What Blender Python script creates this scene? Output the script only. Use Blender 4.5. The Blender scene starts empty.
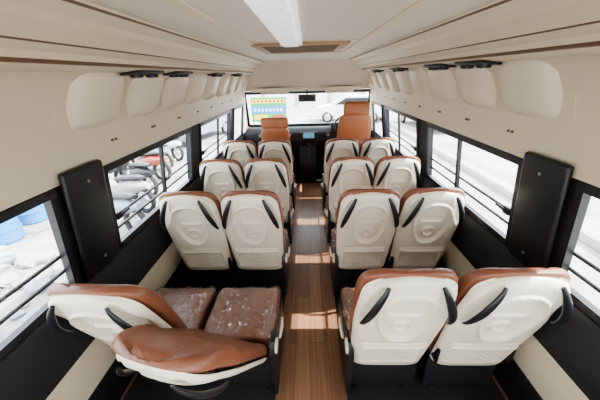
import bpy, bmesh, math, random
from mathutils import Vector, Matrix, noise
random.seed(4)
R=math.radians
# ---------------------------------------------------------------- materials
def mat(name,col,rough=.5,metal=0,bump=0,bscale=40,coat=0,var=0,vscale=6,emit=None,spec=.5,aniso=None,dist=0,bd=.01):
    m=bpy.data.materials.new(name); m.use_nodes=True
    nt=m.node_tree; b=nt.nodes['Principled BSDF']
    b.inputs['Base Color'].default_value=(*col,1)
    b.inputs['Roughness'].default_value=rough
    b.inputs['Metallic'].default_value=metal
    b.inputs['Coat Weight'].default_value=coat
    b.inputs['Coat Roughness'].default_value=.10
    b.inputs['Specular IOR Level'].default_value=spec
    tc=nt.nodes.new('ShaderNodeTexCoord')
    if bump:
        n=nt.nodes.new('ShaderNodeTexNoise'); n.inputs['Scale'].default_value=bscale
        n.inputs['Detail'].default_value=3; n.inputs['Distortion'].default_value=dist
        if aniso:
            mp=nt.nodes.new('ShaderNodeMapping'); mp.inputs['Scale'].default_value=aniso
            nt.links.new(tc.outputs['Object'],mp.inputs[0]); nt.links.new(mp.outputs[0],n.inputs['Vector'])
        else: nt.links.new(tc.outputs['Object'],n.inputs['Vector'])
        bp=nt.nodes.new('ShaderNodeBump'); bp.inputs['Strength'].default_value=bump
        bp.inputs['Distance'].default_value=bd
        nt.links.new(n.outputs['Fac'],bp.inputs['Height'])
        if coat:
            nt.links.new(bp.outputs[0],b.inputs['Coat Normal'])
        nt.links.new(bp.outputs[0],b.inputs['Normal'])
    if var:
        n=nt.nodes.new('ShaderNodeTexNoise'); n.inputs['Scale'].default_value=vscale; n.inputs['Detail'].default_value=4
        nt.links.new(tc.outputs['Object'],n.inputs['Vector'])
        cr=nt.nodes.new('ShaderNodeValToRGB')
        cr.color_ramp.elements[0].position=.3; cr.color_ramp.elements[1].position=.7
        cr.color_ramp.elements[0].color=(*[c*(1-var) for c in col],1)
        cr.color_ramp.elements[1].color=(*[min(1,c*(1+var)) for c in col],1)
        nt.links.new(n.outputs['Fac'],cr.inputs[0]); nt.links.new(cr.outputs[0],b.inputs['Base Color'])
    if emit:
        b.inputs['Emission Color'].default_value=(*emit[0],1); b.inputs['Emission Strength'].default_value=emit[1]
    return m
M_shell=mat('cream_plastic',(.80,.715,.58),.33,bump=.05,bscale=300)
M_leath=mat('brown_leather',(.235,.088,.048),.36,bump=.25,bscale=90,var=.12,vscale=5)
M_wrap=mat('brown_cushion_leather',(.30,.125,.085),.4,bump=.3,bscale=60,var=.12,vscale=8)
M_black=mat('black_plastic',(.012,.012,.014),.38)
M_blackm=mat('black_matte',(.014,.014,.016),.65,bump=.1,bscale=200)
M_steel=mat('steel',(.5,.5,.5),.3,1)
M_wall=mat('beige_trim',(.68,.58,.43),.55,bump=.06,bscale=200)
M_cove=mat('cream_cove',(.72,.625,.475),.45,bump=.05,bscale=200)
M_pad=mat('cream_pad',(.78,.70,.56),.4)
M_ceil=mat('ceiling_vinyl',(.74,.69,.60),.5,bump=.04,bscale=150)
M_tan=mat('tan_panel',(.46,.30,.17),.5,var=.15)
M_brn=mat('brown_trim',(.16,.09,.05),.45)
M_orange=mat('orange_leather',(.40,.15,.07),.42,bump=.2,bscale=80,var=.08)
M_white=mat('white_paint',(.7,.7,.7),.4)
M_grey=mat('grey_paint',(.20,.23,.27),.35,coat=.5)
M_red=mat('red_paint',(.36,.05,.035),.35,coat=.5)
M_blue=mat('blue_plastic',(.04,.20,.5),.5)
M_rub=mat('rubber',(.02,.02,.02),.8)
M_yel=mat('yellow_paint',(.6,.50,.04),.5)
M_grn=mat('green_paint',(.03,.28,.10),.5)
M_conc=mat('concrete',(.38,.36,.33),.85,var=.2,vscale=2)
M_film=mat('wrapped_lamp',(.9,.92,.93),.15,bump=1.0,bscale=18,coat=1,aniso=(1,2,1),dist=1.5,bd=.02,emit=((.88,.95,1),1.1))
M_screen=mat('dash_screen',(.02,.05,.06),.2,emit=((.2,.6,.7),.6))

def glass_mat(name,tint,fac,rough,bump=0):
    m=bpy.data.materials.new(name); m.use_nodes=True; nt=m.node_tree
    nt.nodes.clear(); o=nt.nodes.new('ShaderNodeOutputMaterial')
    t=nt.nodes.new('ShaderNodeBsdfTransparent'); t.inputs[0].default_value=(*tint,1)
    g=nt.nodes.new('ShaderNodeBsdfGlossy'); g.inputs['Roughness'].default_value=rough
    x=nt.nodes.new('ShaderNodeMixShader'); x.inputs[0].default_value=fac
    if bump:
        tc=nt.nodes.new('ShaderNodeTexCoord'); n=nt.nodes.new('ShaderNodeTexNoise'); n.inputs['Scale'].default_value=11; n.inputs['Detail'].default_value=3; n.inputs['Distortion'].default_value=2
        bp=nt.nodes.new('ShaderNodeBump'); bp.inputs['Strength'].default_value=bump; bp.inputs['Distance'].default_value=.03
        nt.links.new(tc.outputs['Object'],n.inputs['Vector']); nt.links.new(n.outputs['Fac'],bp.inputs['Height']); nt.links.new(bp.outputs[0],g.inputs['Normal'])
        lw=nt.nodes.new('ShaderNodeLayerWeight'); lw.inputs['Blend'].default_value=.35
        nt.links.new(bp.outputs[0],lw.inputs['Normal'])
        mr=nt.nodes.new('ShaderNodeMapRange'); mr.inputs['To Min'].default_value=fac; mr.inputs['To Max'].default_value=.65
        nt.links.new(lw.outputs['Facing'],mr.inputs['Value']); nt.links.new(mr.outputs[0],x.inputs[0])
    nt.links.new(t.outputs[0],x.inputs[1]); nt.links.new(g.outputs[0],x.inputs[2]); nt.links.new(x.outputs[0],o.inputs[0])
    return m
M_glass=glass_mat('window_glass',(.92,.97,.97),.05,.02)
M_plastic=glass_mat('clear_plastic_film',(.96,.96,.96),.10,.10,.9)
def wood_mat():
    m=bpy.data.materials.new('wood_vinyl_floor'); m.use_nodes=True; nt=m.node_tree
    b=nt.nodes['Principled BSDF']; b.inputs['Roughness'].default_value=.35
    tc=nt.nodes.new('ShaderNodeTexCoord')
    mp=nt.nodes.new('ShaderNodeMapping'); mp.inputs['Rotation'].default_value=(0,0,R(90))
    nt.links.new(tc.outputs['Object'],mp.inputs[0])
    br=nt.nodes.new('ShaderNodeTexBrick'); br.inputs['Scale'].default_value=1.0
    br.inputs['Brick Width'].default_value=.9; br.inputs['Row Height'].default_value=.105
    br.inputs['Mortar Size'].default_value=.0015
    br.inputs['Color1'].default_value=(.33,.18,.105,1); br.inputs['Color2'].default_value=(.22,.11,.06,1)
    br.inputs['Mortar'].default_value=(.08,.03,.015,1)
    nt.links.new(mp.outputs[0],br.inputs['Vector'])
    mp2=nt.nodes.new('ShaderNodeMapping'); mp2.inputs['Scale'].default_value=(40,1.6,1)
    nt.links.new(tc.outputs['Object'],mp2.inputs[0])
    n=nt.nodes.new('ShaderNodeTexNoise'); n.inputs['Scale'].default_value=1.5; n.inputs['Detail'].default_value=6
    nt.links.new(mp2.outputs[0],n.inputs['Vector'])
    mx=nt.nodes.new('ShaderNodeMixRGB'); mx.blend_type='MULTIPLY'; mx.inputs[0].default_value=.6
    cr=nt.nodes.new('ShaderNodeValToRGB'); cr.color_ramp.elements[0].position=.3;cr.color_ramp.elements[1].position=.7
    cr.color_ramp.elements[0].color=(.5,.45,.4,1); cr.color_ramp.elements[1].color=(1.2,1.15,1.1,1)
    nt.links.new(n.outputs['Fac'],cr.inputs[0])
    nt.links.new(br.outputs['Color'],mx.inputs[1]); nt.links.new(cr.outputs[0],mx.inputs[2])
    nt.links.new(mx.outputs[0],b.inputs['Base Color'])
    return m
M_wood=wood_mat()
M_ground=mat('dusty_ground',(.32,.305,.28),.9,bump=.6,bscale=3,var=.3,vscale=1.1)

# ---------------------------------------------------------------- builder
class B:
    def __init__(s): s.v=[];s.f=[];s.m=[];s.mats=[]
    def mi(s,m):
        if m not in s.mats: s.mats.append(m)
        return s.mats.index(m)
    def add(s,vs,fs,m,mtx=None):
        o=len(s.v); k=s.mi(m)
        for p in vs:
            p=Vector(p); s.v.append(mtx@p if mtx else p)
        for f in fs: s.f.append([i+o for i in f]); s.m.append(k)
    def bm(s,bm,m,mtx=None):
        bm.verts.index_update()
        s.add([v.co.copy() for v in bm.verts],[[v.index for v in f.verts] for f in bm.faces],m,mtx); bm.free()
    def box(s,c,sz,m,bev=0,seg=2,rot=None):
        bm=bmesh.new(); bmesh.ops.create_cube(bm,size=1)
        for v in bm.verts: v.co=Vector((v.co.x*sz[0],v.co.y*sz[1],v.co.z*sz[2]))
        if bev: bmesh.ops.bevel(bm,geom=bm.edges[:]+bm.verts[:],offset=bev,segments=seg,affect='EDGES',profile=.5)
        mt=Matrix.Translation(c)
        if rot: mt=mt@rot
        s.bm(bm,m,mt)
    def cyl(s,c,r,h,m,axis='Z',seg=24,bev=0,r2=None):
        bm=bmesh.new(); bmesh.ops.create_cone(bm,cap_ends=True,segments=seg,radius1=r,radius2=r if r2 is None else r2,depth=h)
        if bev: bmesh.ops.bevel(bm,geom=[e for e in bm.edges if abs(e.verts[0].co.z-e.verts[1].co.z)<1e-6],offset=bev,segments=2,affect='EDGES')
        rt=Matrix.Identity(4)
        if axis=='X': rt=Matrix.Rotation(R(90),4,'Y')
        if axis=='Y': rt=Matrix.Rotation(R(90),4,'X')
        s.bm(bm,m,Matrix.Translation(c)@rt)
    def beam(s,p,q,w,h,m,up=(0,0,1)):
        p=Vector(p);q=Vector(q);d=(q-p).normalized();u=Vector(up)
        x=d.cross(u).normalized(); y=x.cross(d).normalized()
        vs=[]
        for e in (p,q):
            for a,b in ((-1,-1),(1,-1),(1,1),(-1,1)): vs.append(e+x*a*w/2+y*b*h/2)
        s.add(vs,[(0,1,2,3),(7,6,5,4),(0,4,5,1),(1,5,6,2),(2,6,7,3),(3,7,4,0)],m)
    def tube(s,pts,rad,m,seg=12,flat=(1,1),closed=False):
        pts=[Vector(p) for p in pts]; n=len(pts)
        if not hasattr(rad,'__len__'): rad=[rad]*n
        vs=[];fs=[]; up=Vector((0,1,0))
        for i,p in enumerate(pts):
            a=pts[(i-1)%n] if (closed or i>0) else pts[0]; b=pts[(i+1)%n] if (closed or i<n-1) else pts[-1]
            d=(b-a).normalized(); u=up if abs(d.dot(up))<.95 else Vector((0,0,1))
            x=d.cross(u).normalized(); y=x.cross(d).normalized()
            for k in range(seg):
                t=2*math.pi*k/seg; vs.append(p+x*math.cos(t)*rad[i]*flat[0]+y*math.sin(t)*rad[i]*flat[1])
        for i in range(n if closed else n-1):
            j=(i+1)%n
            for k in range(seg): k2=(k+1)%seg; fs.append((i*seg+k,i*seg+k2,j*seg+k2,j*seg+k))
        if not closed: fs.append(list(range(seg))[::-1]); fs.append([ (n-1)*seg+k for k in range(seg)])
        s.add(vs,fs,m)
    def loft(s,secs,m,cap=True):
        n=len(secs[0]);vs=[p for q in secs for p in q];fs=[]
        for i in range(len(secs)-1):
            for k in range(n): k2=(k+1)%n; fs.append((i*n+k,i*n+k2,(i+1)*n+k2,(i+1)*n+k))
        if cap: fs.append(list(range(n))[::-1]); fs.append([(len(secs)-1)*n+k for k in range(n)])
        s.add(vs,fs,m)
    def prism(s,poly,y0,y1,m,plane='XZ',bev=0):
        if plane=='XZ': f=lambda p,t:(p[0],t,p[1])
        elif plane=='YZ': f=lambda p,t:(t,p[0],p[1])
        else: f=lambda p,t:(p[0],p[1],t)
        bm=bmesh.new(); vs=[bm.verts.new(f(p,y0)) for p in poly]; fa=bm.faces.new(vs)
        r=bmesh.ops.extrude_face_region(bm,geom=[fa])
        d=Vector(f((0,0),y1))-Vector(f((0,0),y0))
        bmesh.ops.translate(bm,verts=[g for g in r['geom'] if isinstance(g,bmesh.types.BMVert)],vec=d)
        bmesh.ops.recalc_face_normals(bm,faces=bm.faces[:])
        if bev: bmesh.ops.bevel(bm,geom=bm.edges[:],offset=bev,segments=2,affect='EDGES')
        s.bm(bm,m)
    def mesh(s,name,ang=35):
        me=bpy.data.meshes.new(name); me.from_pydata([tuple(v) for v in s.v],[],s.f)
        for m in s.mats: me.materials.append(m)
        me.polygons.foreach_set('material_index',s.m)
        me.update()
        bm=bmesh.new(); bm.from_mesh(me); bmesh.ops.recalc_face_normals(bm,faces=bm.faces[:]); bm.to_mesh(me); bm.free()
        me.shade_smooth(); me.set_sharp_from_angle(angle=R(ang))
        return me
    def obj(s,name,parent=None,loc=(0,0,0),rot=(0,0,0),ang=35):
        return inst(s.mesh(name,ang),name,parent,loc,rot)
def inst(me,name,parent=None,loc=(0,0,0),rot=(0,0,0)):
    o=bpy.data.objects.new(name,me); bpy.context.scene.collection.objects.link(o)
    o.location=loc; o.rotation_euler=rot
    if parent: o.parent=parent
    return o
def empty(name,loc=(0,0,0),rot=(0,0,0)):
    o=inst(None,name,None,loc,rot); o.empty_display_size=.1; return o

# ---------------------------------------------------------------- passenger seat parts
H=.77
def hw(z):
    t=max(0,min(1,(z+.06)/(H+.03)))
    w=.203+.020*min(1,t/.55)
    if t>.60: w-= .026*((t-.60)/.40)**1.4
    if t>.86:
        k=(t-.86)/.14; w*=max(0,(1-k**2.8))**(1/2.8)
    if t<.05: w*=.93+.07*math.sqrt(max(0,1-(1-t/.05)**2))
    return w
def sm(a,b,x):
    x=max(0,min(1,(x-a)/(b-a))); return x*x*(3-2*x)
def relief(x,z):
    d=0
    wx=.105+.03*sm(.30,.60,z)
    r=(abs(x/wx)**2.4+abs((z-.475)/.185)**2.4)**(1/2.4)
    d+=.013*math.exp(-((r-1)/.045)**2)
    d-=.018*(1-sm(.80,1.0,r))
    r2=math.hypot(x,z-.40); d+=.015*math.exp(-((r2-.040)/.006)**2)
    d+=.014*math.exp(-((z-.50-.25*x*x)/.006)**2)*(1-sm(.07,.085,abs(x)))
    if abs(x)<.162 and .015<z<.175:
        a=(x*.8+z)*math.pi/.036; b=(x*.8-z)*math.pi/.036
        g=max(math.exp(-(math.sin(a)/.28)**2),math.exp(-(math.sin(b)/.28)**2))
        ed=sm(.162,.154,abs(x))*sm(.015,.022,z)*sm(.175,.168,z)
        d+=(-.026+.026*g)*ed
    m=1-sm(.16,.175,abs(x))
    d+=-.014*math.exp(-((z-.235-.15*x*x)/.006)**2)*m
    d+=.012*math.exp(-((z-.200)/.009)**2)*m
    for sg in (-1,1):
        xx=sg*x; u=(z-.590)/.14; cx=.162-.045*u
        r3=math.hypot((xx-cx)/.032,u/1.05)
        if r3<1: d-=.020*(1-r3**3)
    return d
def make_shell():
    b=B(); NS,NT=130,210; vs=[];fs=[]
    for j in range(NT+1):
        u=j/NT; t=u if u<.8 else .8+.2*(1-(1-(u-.8)/.2)**2)
        z=-.06+(H+.03)*t; w=max(hw(z),.002)
        for i in range(NS+1):
            s=math.sin((i/NS*2-1)*math.pi/2*.999)*.35+(i/NS*2-1)*.65
            et=max(0,(t-.62)/.38); eb=max(0,(.10-t)/.10)
            e=min(1,(abs(s)**6+et**6+eb**6)**(1/6))
            dep=.052*max(0,1-e**6)**.5
            x=s*w
            vs.append((x,.018-dep-relief(x,z)*(1-e**10),z))
    for j in range(NT):
        for i in range(NS):
            a=j*(NS+1)+i; fs.append((a,a+1,a+NS+2,a+NS+1))
    b.add(vs,fs,M_shell)
    return b.mesh('back_shell',80)
def make_cush():
    b=B(); secs=[]
    N=36; NT=36
    for j in range(NT+1):
        u=j/NT; t=1-(1-u)**1.7; t=min(t,.9995)
        z=-.02+(H+.008)*t; zz=-.06+(H+.03)*t
        w=max(hw(zz)+.006*(1 if t<.98 else .3),.004)
        th=.055+.02*math.sin(math.pi*min(1,t*1.1))+(.030*math.exp(-((t-.80)/.12)**2))
        if t>.90: th*=max(.05,1-((t-.90)/.10)**2.5)**.5
        yc=.016+th/2
        ring=[]
        for k in range(N):
            a=2*math.pi*k/N; c,s_=math.cos(a),math.sin(a); ex=.42
            x=math.copysign(abs(c)**ex,c)*w; y=math.copysign(abs(s_)**.6,s_)*th/2
            if s_>0:
                q=abs(x)/w
                y+= .028*q**4*(1 if t<.75 else .5)*abs(s_) -.006*math.exp(-((q-.62)/.05)**2)
                y-= .010*math.exp(-((t-.64)/.012)**2)
            ring.append((x,yc+y,z))
        secs.append(ring)
    b.loft(secs,M_leath)
    return b.mesh('back_cushion',60)
def make_handles():
    b=B()
    for sg in (-1,1):
        pts=[];rd=[]
        for i in range(17):
            u=i/16*2-1
            x=.165-.044*u-.014*u*u+.004; z=.590+.130*u
            pts.append((sg*x,-.036-.028*(1-u*u)**.7+.010*max(0,u),z)); rd.append(.007+.008*(1-abs(u)**2.2))
        b.tube(pts,rd,M_black,14,(1.25,.8))
    return b.mesh('grab_handles',60)
def make_seatpad(film=False):
    b=B(); N=40 if not film else 140; M=24 if not film else 90; secs=[]
    L=.43
    for j in range(M+1):
        u=j/M; y=L*(.5-.5*math.cos(math.pi*u)); w=.217
        g=max(0,1-abs(2*(y/L)-1)**9)**.3
        w*=.90+.10*g
        top=.445-.03*max(0,(y/L-.75)/.25)**2+.004*math.sin(y/L*math.pi)
        zc=.325+ (top-.325)/2; hh=(top-.325)/2*(.45+.55*g)
        ring=[]
        for k in range(N):
            a=2*math.pi*k/N;c,s_=math.cos(a),math.sin(a)
            x=math.copysign(abs(c)**.33,c)*w; z=math.copysign(abs(s_)**.4,s_)*hh
            if s_>0: q=abs(x)/w; z+=.010*math.exp(-((q-.85)/.12)**2)-.008*math.exp(-((q-.62)/.04)**2)
            p=Vector((x,y,zc+z))
            if film:
                c0=Vector((0,L/2,zc)); 
                r1=1-abs(noise.noise(Vector((x*9,y*14,z*9))))*2.2
                r2=1-abs(noise.noise(Vector((x*22+5,y*17,z*20))))*2.2
                h=.004+.010*max(0,r1)**3+.006*max(0,r2)**3
                nx=Vector((x/w*.5*abs(x/w)**3,(2*y/L-1)**7*.5,1 if s_>0 else -1)).normalized()
                p+=nx*h
            ring.append(p)
        secs.append(ring)
    b.loft(secs,M_plastic if film else M_wrap)
    return b.mesh('plastic_cover' if film else 'seat_cushion',60 if not film else 180)
def make_base(sg):
    b=B()
    b.box((0,.22,.295),(.41,.42,.05),M_blackm,.012)
    b.box((0,.03,.145),(.41,.02,.27),M_blackm,.006)
    for x in (-.15,.15):
        b.tube([(x,.05,.012),(x,.05,.15),(x,.06,.28)],.014,M_black,10)
        b.tube([(x,.39,.012),(x,.37,.15),(x,.36,.28)],.014,M_black,10)
        b.box((x,.21,.014),(.035,.42,.022),M_black,.005)
    b.tube([(-.15,.05,.14),(.15,.05,.14)],.011,M_black,10)
    b.tube([(-.15,.37,.14),(.15,.37,.14)],.011,M_black,10)
    if sg:
        x=sg*.212
        b.prism([(-.055,.03),(.37,.03),(.415,.10),(.43,.30),(.40,.365),(.16,.375),(.06,.45),(-.03,.46),(-.07,.40)],x-.014,x+.014,M_black,'YZ',.006)
        b.cyl((x+sg*.018,.0,.40),.042,.016,M_shell,'X',28,.004)
        b.tube([(x+sg*.024,.10,.335),(x+sg*.03,.17,.345),(x+sg*.026,.25,.335)],[.009,.012,.008],M_shell,10)
    else:
        b.box((-.2,.0,.37),(.012,.09,.12),M_black,.004); b.box((.2,.0,.37),(.012,.09,.12),M_black,.004)
    return b.mesh('seat_base',40)
me_shell,me_cush,me_hand,me_pad,me_film=make_shell(),make_cush(),make_handles(),make_seatpad(),make_seatpad(True)
me_base={s:make_base(s) for s in(-1,0,1)}
HZ=.338
def seat(x,ytop,rec=13,side=0,tw=0,dz=0,dx=0):
    yh=ytop+.170
    r=empty('bus_seat',(x,yh,0))
    inst(me_base[side],'seat_base',r)
    inst(me_pad,'seat_cushion',r,(0,.02,0))
    inst(me_film,'plastic_cover',r,(0,.02,0))
    for me,n in((me_shell,'back_shell'),(me_cush,'back_cushion'),(me_hand,'grab_handles')):
        inst(me,n,r,(dx,0,HZ+dz),(R(rec),0,R(tw)))
rows=[.86,1.67,2.47,3.30]
for i,y in enumerate(rows):
    for sx in(-1,1):
        for k in (0,1):
            x=(.425,.875)[k]+(.012 if sx>0 else 0)
            rec=13; tw=0;dz=0;dx=0
            if i==0:
                if k==1: x+=.018
                if sx==-1:
                    rec,tw=(40,-14) if k==0 else (21,-2)
                    if k==0: dx=-.03
                else: dz=-.03
            seat(sx*x,y,rec,(-sx if k==0 else 0),tw,dz,dx)

# ---------------------------------------------------------------- body shell
Y0,Y1=-.9,5.5
WB=(1.20,.85); WT=(1.12,1.38)
def wp(sx,y,s,off=0):
    return Vector((sx*(WB[0]+(WT[0]-WB[0])*s-off),y,WB[1]+(WT[1]-WB[1])*s))
wins=[(-.7,1.04),(1.34,2.55),(2.78,4.02),(4.20,4.88)]
for sx,nm in((-1,'left'),(1,'right')):
    b=B()
    def strip(prof,y0,y1,m):
        vs=[];fs=[]
        for y in(y0,y1):
            for p in prof: vs.append((sx*p[0],y,p[1]))
        n=len(prof)
        for k in range(n-1): fs.append((k,k+1,n+k+1,n+k))
        b.add(vs,fs,m)
    strip([(1.21,-.02),(1.19,.0),(1.17,.03),(1.17,.26),(1.18,.275)],Y0,Y1,M_black)
    strip([(1.18,.275),(1.172,.30),(1.168,.45),(1.17,.55)],Y0,Y1,M_wall)
    strip([(1.17,.55),(1.145,.56),(1.14,.60),(1.155,.82),(1.17,.845),WB,(1.23,.85)],Y0,Y1,M_blackm)
    top=[WT,(1.105,1.385),(1.10,1.42),(1.095,1.50),(1.08,1.60),(1.05,1.70),(1.00,1.79),(.94,1.84),(.94,2.03)]
    strip(top,Y0,5.02,M_cove)
    strip([(1.24,1.36),WT],Y0,5.0,M_cove)
    segs=[(Y0,-.7,M_blackm),(1.04,1.34,M_blackm),(2.55,2.78,M_blackm),(4.02,4.20,M_blackm)]
    for a,c,m in segs:
        vs=[wp(sx,a,0,.01),wp(sx,c,0,.01),wp(sx,c,1,.01),wp(sx,a,1,.01),wp(sx,a,0,-.04),wp(sx,c,0,-.04),wp(sx,c,1,-.04),wp(sx,a,1,-.04)]
        b.add(vs,[(0,1,2,3),(0,4,7,3),(1,5,6,2),(4,5,6,7)],m)
    b.add([wp(sx,4.88,0),wp(sx,5.5,0),wp(sx,5.12,1),wp(sx,4.88,1)],[(0,1,2,3)],M_wall)
    b.obj('wall_'+nm)
    b=B()
    c=(wp(sx,1.19,.55,.035))
    ang=math.atan2(WB[0]-WT[0],WT[1]-WB[1])
    b.box(c,(.035,.25,.60),M_black,.016,3,Matrix.Rotation(-sx*ang,4,'Y'))
    for zz in(-.22,.22): b.cyl(c+Vector((-sx*(.020+zz*.15),0,zz)),.008,.006,M_steel,'X',12)
    b.obj('pillar_cover')
    b=B(); y=1.37
    while y<4.8:
        vs=[];fs=[];n=18
        for j in range(n+1):
            for i in range(n+1):
                u=i/n*2-1;v=j/n*2-1
                uu=u*math.sqrt(1-v*v*.22); vv=v*math.sqrt(1-u*u*.22)
                h=(max(0,1-abs(u)**3)*max(0,1-abs(v)**3))**.5
                z=1.722+.135*vv
                X=1.08-(z-1.60)*.30 if z<1.70 else (1.05-(z-1.70)*.56)
                if z<1.60: X=1.08+(1.6-z)*.15
                X+=.004; X-= .070*h
                vs.append((sx*X,y+.175*uu,z))
        for j in range(n):
            for i in range(n): a=j*(n+1)+i; fs.append((a,a+1,a+n+2,a+n+1))
        b.add(vs,fs,M_pad)
        b.cyl((sx*1.094,y+.10,1.50),.008,.012,M_brn,'X',12)
        b.cyl((sx*1.094,y+.13,1.50),.008,.012,M_brn,'X',12)
        y+=.425
    b.box((sx*1.055,1.14,1.69),(.008,.008,.26),M_pad,.003,2,Matrix.Rotation(-sx*R(18),4,'Y'))
    b.obj('trim_pods_'+nm)
b=B(); b.box((0,1.85,-.03),(2.40,5.5,.06),M_wood); b.obj('floor')
b=B(); b.box((0,5.1,-.03),(2.40,.98,.06),M_blackm)
for sx in(-1,1): b.box((sx*.695,.75,.001),(.95,3.1,.004),M_blackm)
b.obj('floor_mat')
# ceiling
b=B()
b.box((0,1.83,2.02),(2.02,5.46,.04),M_ceil)
for x in(-.36,.36): b.box((x,1.83,1.997),(.03,5.4,.008),M_cove,.003)
for y in(.2,1.95,2.9,4.1): b.box((0,y,1.998),(.70,.012,.006),M_cove)
b.obj('ceiling')
for sx in(-1,1):
    b=B()
    prof=[(.955,1.835),(.88,1.838),(.80,1.852),(.785,1.860),(.783,1.884),(.765,1.893),(.735,1.915),(.728,1.904),(.715,1.925),(.68,1.955),(.672,1.945),(.66,1.966),(.60,1.985),(.595,1.999),(.955,1.999)]
    b.prism([(sx*x,z) for x,z in prof],Y0+.02,4.27,M_cove,'XZ')
    b.tube([(sx*.79,Y0+.02,1.859),(sx*.79,4.27,1.859)],.0075,M_brn,8)
    b.tube([(sx*.729,Y0+.02,1.903),(sx*.729,4.27,1.903)],.003,M_brn,8)
    b.tube([(sx*.602,Y0+.02,1.988),(sx*.602,4.27,1.988)],.005,M_brn,8)
    for yy in (1.57,2.0,2.85,3.7):
        rot=Matrix.Rotation(sx*R(6),4,'Y')
        b.box((sx*.875,yy,1.833),(.10,.27,.014),M_black,.005,2,rot)
        for q in(-.075,.075):
            b.cyl((sx*.875,yy+q,1.822),.034,.022,M_black,'Z',20,.004)
            b.cyl((sx*.875,yy+q,1.810),.014,.006,M_steel,'Z',16)
    b.obj('overhead_duct')
b=B()
b.box((-.09,1.2,1.982),(.13,1.24,.034),M_film,.014,3)
b.box((-.09,1.2,1.962),(.09,1.18,.02),M_film,.009,3)
b.box((-.09,.585,1.98),(.135,.03,.04),M_white,.008); b.box((-.09,1.815,1.98),(.135,.03,.04),M_white,.008)
b.obj('ceiling_light')
b=B()
for c,s_ in(((-.04,2.06,1.992),(.66,.06,.016)),((-.04,2.74,1.992),(.66,.06,.016)),((-.34,2.4,1.992),(.06,.66,.016)),((.26,2.4,1.992),(.06,.66,.016))): b.box(c,s_,M_tan,.005)
b.box((-.04,2.4,1.996),(.58,.64,.008),M_tan)
for k in range(9): b.box((-.04,2.16+k*.06,1.989),(.56,.012,.008),M_brn)
b.obj('roof_hatch')
# windows
n=0
def window(sx,a,c,div=None):
    global n; n+=1
    b=B()
    P=lambda y,s,o=0:wp(sx,y,s,o)
    t=.035
    b.beam(P(a,.03,.005),P(c,.03,.005),t,t,M_black); b.beam(P(a,.97,.005),P(c,.97,.005),t,t,M_black)
    b.beam(P(a+.015,0,.005),P(a+.015,1,.005),t,t,M_black,(0,1,0)); b.beam(P(c-.015,0,.005),P(c-.015,1,.005),t,t,M_black,(0,1,0))
    b.beam(P(a,.93,-.02),P(c,.93,-.02),.008,.008,M_red)
    if div:
        for s_ in(.20,.36): b.tube([P(a,s_,-.025),P(c,s_,-.025)],.009,M_black,8)
        for d in div:
            b.beam(P(d,0,-.0),P(d,1,-.0),.022,.028,M_black,(0,1,0))
        yl=a+.06
        b.box(P(yl,.40,.02),(.02,.05,.045),M_black,.006); b.tube([P(yl,.40,.03),P(yl+.07,.42,.04)],[.009,.007],M_black,8)
    g=[P(a,.02,-.012),P(c,.02,-.012),P(c,.98,-.012),P(a,.98,-.012)]
    b.add(g,[(0,1,2,3)],M_glass)
    b.obj('window_%d'%n)
for sx in(-1,1):
    window(sx,*wins[0],div=(.2,)); window(sx,*wins[1],div=(2.0,)); window(sx,*wins[2],div=(3.45,)); window(sx,*wins[3])
b=B()
b.box((0,-.92,.4),(2.40,.04,.86),M_wall); b.box((0,-.92,1.90),(2.2,.04,.26),M_cove)
for x in(-1.08,1.08): b.box((x,-.92,1.3),(.24,.04,.98),M_cove)
b.box((0,-.92,1.3),(.08,.04,.98),M_black)
b.obj('wall_rear')
b=B()
b.box((0,5.52,.42),(2.4,.04,.90),M_blackm)
b.box((0,5.31,.86),(2.3,.40,.05),M_blackm,.01)
b.obj('wall_front')
b=B()
b.add([(-1.12,4.30,2.0),(1.12,4.30,2.0),(1.11,4.75,1.76),(1.11,4.98,1.57),(-1.11,4.98,1.57),(-1.11,4.75,1.76)],[(0,1,2,5),(5,2,3,4)],M_ceil)
b.box((0,4.93,1.592),(1.9,.09,.04),M_ceil,.018,3,Matrix.Rotation(R(-40),4,'X'))
hd=b.obj('windshield_header')
b=B()
for p,q in(((-1.1,5.01,1.54),(1.1,5.01,1.54)),((-1.17,5.46,.91),(1.17,5.46,.91)),((-1.1,5.01,1.54),(-1.17,5.46,.91)),((1.1,5.01,1.54),(1.17,5.46,.91))):
    b.beam(p,q,.05,.05,M_black)
b.add([(-1.1,5.02,1.54),(1.1,5.02,1.54),(1.17,5.48,.88),(-1.17,5.48,.88)],[(0,1,2,3)],M_glass)
b.obj('window_9')
for x in(-.55,.55):
    b=B(); b.box((x,4.86,1.575),(.48,.02,.12),M_pad,.01,2,Matrix.Rotation(R(40),4,'X')); b.tube([(x-.2,4.84,1.62),(x+.2,4.84,1.62)],.008,M_black); b.obj('sun_visor',hd)
b=B(); b.box((.0,4.80,1.455),(.30,.04,.12),M_brn,.018,3,Matrix.Rotation(R(-8),4,'X')); b.box((.0,4.779,1.452),(.25,.004,.08),M_black,0,2,Matrix.Rotation(R(-8),4,'X'))
b.tube([(0,4.82,1.49),(0,4.86,1.53),(0,4.90,1.57)],.012,M_black); b.obj('rearview_mirror')
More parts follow.
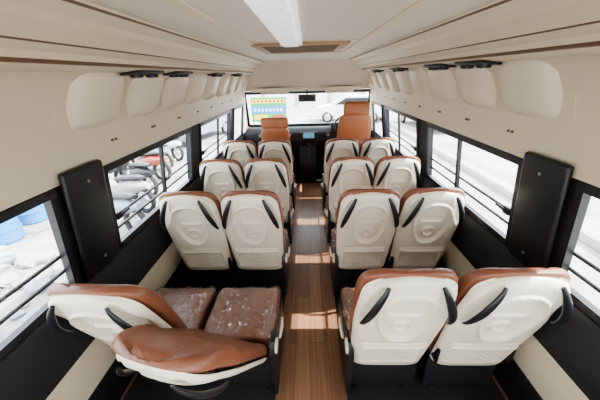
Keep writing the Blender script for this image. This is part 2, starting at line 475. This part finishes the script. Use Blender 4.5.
# dashboard
b=B()
prof=[(5.10,.10),(5.10,.90),(5.08,.94),(5.0,.95),(4.90,.93),(4.82,.86),(4.80,.74),(4.86,.62),(4.95,.50),(5.0,.10)]
b.prism(prof,-1.12,1.12,M_blackm,'YZ',.012)
b.prism([(5.09,.93),(5.0,1.04),(4.86,1.03),(4.80,.95),(4.82,.88),(5.0,.88)],.42,.92,M_black,'YZ',.01)
b.box((.02,4.80,.80),(.30,.03,.18),M_black,.008); b.box((.02,4.783,.83),(.20,.006,.09),M_screen)
for x in(-.85,-.32,.36,.98):
    b.cyl((x,4.80,.84),.042,.03,M_black,'Y',20,.004); b.cyl((x,4.783,.84),.03,.008,M_grey,'Y',20)
b.box((-.6,4.79,.74),(.4,.02,.13),M_grey,.008)
b.prism([(4.62,.02),(4.98,.02),(4.98,.60),(4.83,.64),(4.70,.46),(4.62,.36)],-.15,.15,M_blackm,'YZ',.01)
b.tube([(.02,4.66,.40),(.02,4.62,.60),(.02,4.61,.68)],[.012,.009,.009],M_steel); b.cyl((.02,4.61,.70),.028,.05,M_black,'Z',16,.01)
dash=b.obj('dashboard')
bb=B(); bb.tube([(.2*math.cos(a),.2*math.sin(a),0) for a in [2*math.pi*i/40 for i in range(40)]],.015,M_black,10,(1,1),True)
for a in(90+120,90-120,90): bb.beam((0,0,-.01),(.2*math.cos(R(a)),.2*math.sin(R(a)),0),.03,.015,M_black)
bb.cyl((0,0,0),.055,.04,M_black,'Z',24,.01); bb.tube([(0,0,0),(0,0,-.22)],.025,M_black)
ob=bb.obj('steering_wheel',dash,(.66,4.64,1.0),(R(52),0,0))
def front_seat(name,x,y,h0,top,w,hrw):
    b=B(); N=32
    L=top-h0; secs=[]
    for j in range(25):
        u=min(.9995,1-(1-j/24)**1.6); z=u*L*.84
        ww=w*(1-.10*u)
        if u>.8: ww*=max(0,1-((u-.8)/.2)**3)**(1/3)
        th=.11 if u<.85 else .11*max(.1,1-((u-.85)/.15)**2)**.5
        secs.append([(math.copysign(abs(math.cos(a))**.45,math.cos(a))*max(ww,.01),-z*.2+math.copysign(abs(math.sin(a))**.6,math.sin(a))*th/2,h0+z) for a in [2*math.pi*k/N for k in range(N)]])
    b.loft(secs,M_orange)
    b.box((0,-L*.175,h0+L*.90),(w*hrw,.10,L*.20),M_orange,.04,4)
    for q in(-.06,.06): b.tube([(q,-L*.16,h0+L*.76),(q,-L*.17,h0+L*.84)],.007,M_steel)
    b.box((0,.27,h0-.01),(w*2,.50,.14),M_orange,.04,4)
    b.box((0,.22,h0/2-.03),(w*1.7,.42,h0-.10),M_blackm,.015)
    b.box((0,-.062-L*.02,h0+L*.36),(w*1.2,.012,L*.45),M_brn,.005,2,Matrix.Rotation(R(11.3),4,'X'))
    b.obj(name,None,(x,y,0))
front_seat('passenger_front_seat',-.49,4.20,.46,1.25,.235,1.75)
front_seat('driver_seat',.70,4.20,.50,1.45,.265,1.35)
# ---------------------------------------------------------------- outside
GZ=-.8
b=B(); b.add([(-60,-30,GZ),(60,-30,GZ),(60,90,GZ),(-60,90,GZ)],[(0,1,2,3)],M_ground); b.obj('ground')
def scooter_mesh(paint):
    b=B()
    for y in(-.62,.62):
        b.tube([(0,y+.24*math.cos(a),.28+.24*math.sin(a)) for a in[2*math.pi*i/28 for i in range(28)]],.05,M_rub,10,(1,1),True)
        b.cyl((0,y,.28),.10,.07,M_steel,'X',20)
        for k in range(6):
            a=k*math.pi/3; b.beam((0,y,.28),(0,y+.22*math.cos(a),.28+.22*math.sin(a)),.02,.012,M_steel,(1,0,0))
    b.tube([(0,.62,.28),(0,.50,.62),(0,.42,.98)],[.03,.035,.03],M_black)
    b.tube([(-.33,.34,1.05),(-.15,.40,1.02),(0,.42,1.0),(.15,.40,1.02),(.33,.34,1.05)],.018,M_black)
    b.tube([(0,.50,.40),(0,.50,.6),(0,.46,.85),(0,.42,1.0)],[.08,.15,.16,.07],paint,16,(1,.5))
    b.box((0,.18,.32),(.26,.5,.05),M_black,.015)
    b.tube([(0,-.02,.38),(0,-.15,.52),(0,-.45,.58),(0,-.80,.62)],[.10,.17,.17,.07],paint,16,(1,.9))
    b.tube([(0,.0,.70),(0,-.2,.74),(0,-.5,.77),(0,-.72,.78)],[.09,.13,.13,.07],M_black,14,(1,.45))
    b.tube([(0,.85,.50),(0,.70,.57),(0,.50,.52)],[.04,.07,.05],paint,12,(1,.5))
    b.cyl((0,.50,.93),.07,.06,M_white,'Y',16)
    b.tube([(.12,-.2,.28),(.14,-.7,.30),(.14,-.85,.34)],[.03,.045,.035],M_steel)
    for q in(-1,1):
        b.tube([(q*.25,.36,1.03),(q*.30,.38,1.15)],.006,M_black); b.box((q*.30,.38,1.18),(.10,.02,.06),M_black,.01)
    return b.mesh('scooter')
smm=[scooter_mesh(p) for p in(M_grey,M_conc,M_black,M_red,M_grey,M_white)]
for i,(x,y,r) in enumerate([(-3.7,4.3,70),(-4.1,5.2,75),(-4.4,6.2,62),(-4.7,7.1,80),(-5.0,8.1,70),(-5.1,9.2,66),(-6.3,6.0,95),(-6.8,7.6,100),(-7.6,9.5,95)]):
    inst(smm[i%6],'scooter',None,(x,y,GZ),(0,R(6),R(r)))
def car_mesh(paint,nm):
    b=B()
    body=[(-2.1,.35),(2.1,.35),(2.15,.65),(2.0,.85),(1.1,.98),(-1.9,1.0),(-2.1,.85)]
    b.prism(body,-.82,.82,paint,'YZ',.06)
    cab=[(-1.75,.97),(-1.45,1.42),(-1.1,1.48),(.35,1.48),(1.15,.97)]
    b.prism(cab,-.70,.70,paint,'YZ',.05)
    gl=[(-1.5,1.02),(-1.3,1.38),(.25,1.38),(.85,1.02)]
    b.prism(gl,-.715,.715,M_black,'YZ',.01)
    b.prism([(-1.0,1.03),(.25,1.03),(.25,1.40),(-1.0,1.40)],-.55,.55,M_black,'YZ')
    for y in(-1.3,1.3):
        for x in(-.76,.76):
            b.tube([(x,y+.25*math.cos(a),.32+.25*math.sin(a)) for a in[2*math.pi*i/24 for i in range(24)]],.08,M_rub,8,(1,1),True); b.cyl((x,y,.32),.2,.1,M_steel,'X',20)
    for x in(-.6,.6): b.box((x,-2.12,.75),(.3,.06,.14),M_red,.02); b.box((x,2.12,.72),(.3,.06,.14),M_white,.02)
    return b.mesh(nm)
cm=car_mesh(M_grey,'parked_car'); cw=car_mesh(M_white,'parked_car_white')
inst(cm,'parked_car',None,(-5.2,12.6,GZ),(0,0,R(-12))); inst(cw,'parked_car',None,(2.6,17,GZ),(0,0,R(80)))
inst(cw,'parked_car',None,(6.2,14.5,GZ),(0,0,R(0)))
for i,(x,y) in enumerate([(-5.5,4.0),(-6.1,4.3),(-5.7,4.75)]):
    b=B(); b.cyl((0,0,.35),.24,.70,M_blue,'Z',28,.03); b.tube([(.245*math.cos(a),.245*math.sin(a),.24) for a in[2*math.pi*k/28 for k in range(28)]],.012,M_blue,8,(1,1),True); b.tube([(.245*math.cos(a),.245*math.sin(a),.46) for a in[2*math.pi*k/28 for k in range(28)]],.012,M_blue,8,(1,1),True)
    b.cyl((.1,0,.71),.03,.03,M_white); b.obj('plastic_drum',None,(x,y,GZ))
b=B()
for k in range(110):
    s_=random.uniform(.05,.20)
    bm=bmesh.new(); bmesh.ops.create_icosphere(bm,subdivisions=1,radius=s_)
    for v in bm.verts: v.co*=random.uniform(.7,1.2); v.co.z*=.6
    b.bm(bm,M_conc if k%3 else M_grey,Matrix.Translation((random.uniform(-5.4,-3.0),random.uniform(1.6,3.6),GZ+s_*.3)))
b.obj('rubble_pile',ang=20)
b=B()
b.box((0,0,1.5),(1.5,.04,1.0),M_grn); b.box((0,-.025,1.85),(1.4,.01,.16),M_yel); b.box((0,-.025,1.5),(1.4,.01,.28),M_blue); b.box((-.35,-.025,1.2),(.6,.01,.2),M_yel); b.box((.40,-.025,1.2),(.5,.01,.2),M_red)
for k in range(8): b.box((-.58+k*.16,-.034,1.5),(.08,.008,.12),M_white)
for k in range(8): b.box((-.6+k*.17,-.034,1.85),(.09,.008,.09),M_red)
for x in(-.7,.7): b.beam((x,.03,0),(x,.03,2.0),.05,.05,M_steel,(0,1,0))
b.obj('banner_board',None,(-1.65,12.0,GZ-.2))
b=B(); b.box((0,0,1.3),(34,.25,2.6),M_white)
for k in range(12): b.box((-16+k*3,-.16,1.35),(.35,.1,2.7),M_conc)
b.obj('compound_wall',None,(0,26,GZ))
b=B(); b.box((0,0,.08),(.25,30,.16),M_conc,.02); b.obj('road_curb',None,(4.6,8,GZ))
b=B(); b.box((0,0,.9),(.2,36,1.8),M_white); b.box((0,0,1.83),(.3,36,.08),M_conc); b.obj('boundary_wall',None,(13,10,GZ))

# ---------------------------------------------------------------- light
w=bpy.data.worlds.new('World'); bpy.context.scene.world=w; w.use_nodes=True
nt=w.node_tree; bg=nt.nodes['Background']
bg.inputs[0].default_value=(.86,.93,1,1); bg.inputs[1].default_value=8.8
s=bpy.data.lights.new('Sun','SUN'); s.energy=20; s.angle=R(.6); s.color=(1,.96,.90)
so=bpy.data.objects.new('Sun',s); bpy.context.scene.collection.objects.link(so)
so.rotation_euler=Vector((-1,-.04,-.98)).to_track_quat('-Z','Y').to_euler()
try: bpy.context.scene.view_settings.look='AgX - Medium High Contrast'
except Exception as e: print(e)
# ---------------------------------------------------------------- camera
c=bpy.data.cameras.new('Camera'); c.lens=16.0; c.sensor_width=36; c.clip_start=.02
co=bpy.data.objects.new('Camera',c); bpy.context.scene.collection.objects.link(co)
co.matrix_world=Matrix.Translation((0,0,1.8))@Matrix.Rotation(R(2.0),4,'Z')@Matrix.Rotation(R(65),4,'X')@Matrix.Rotation(R(-1.6),4,'Z')
bpy.context.scene.camera=co
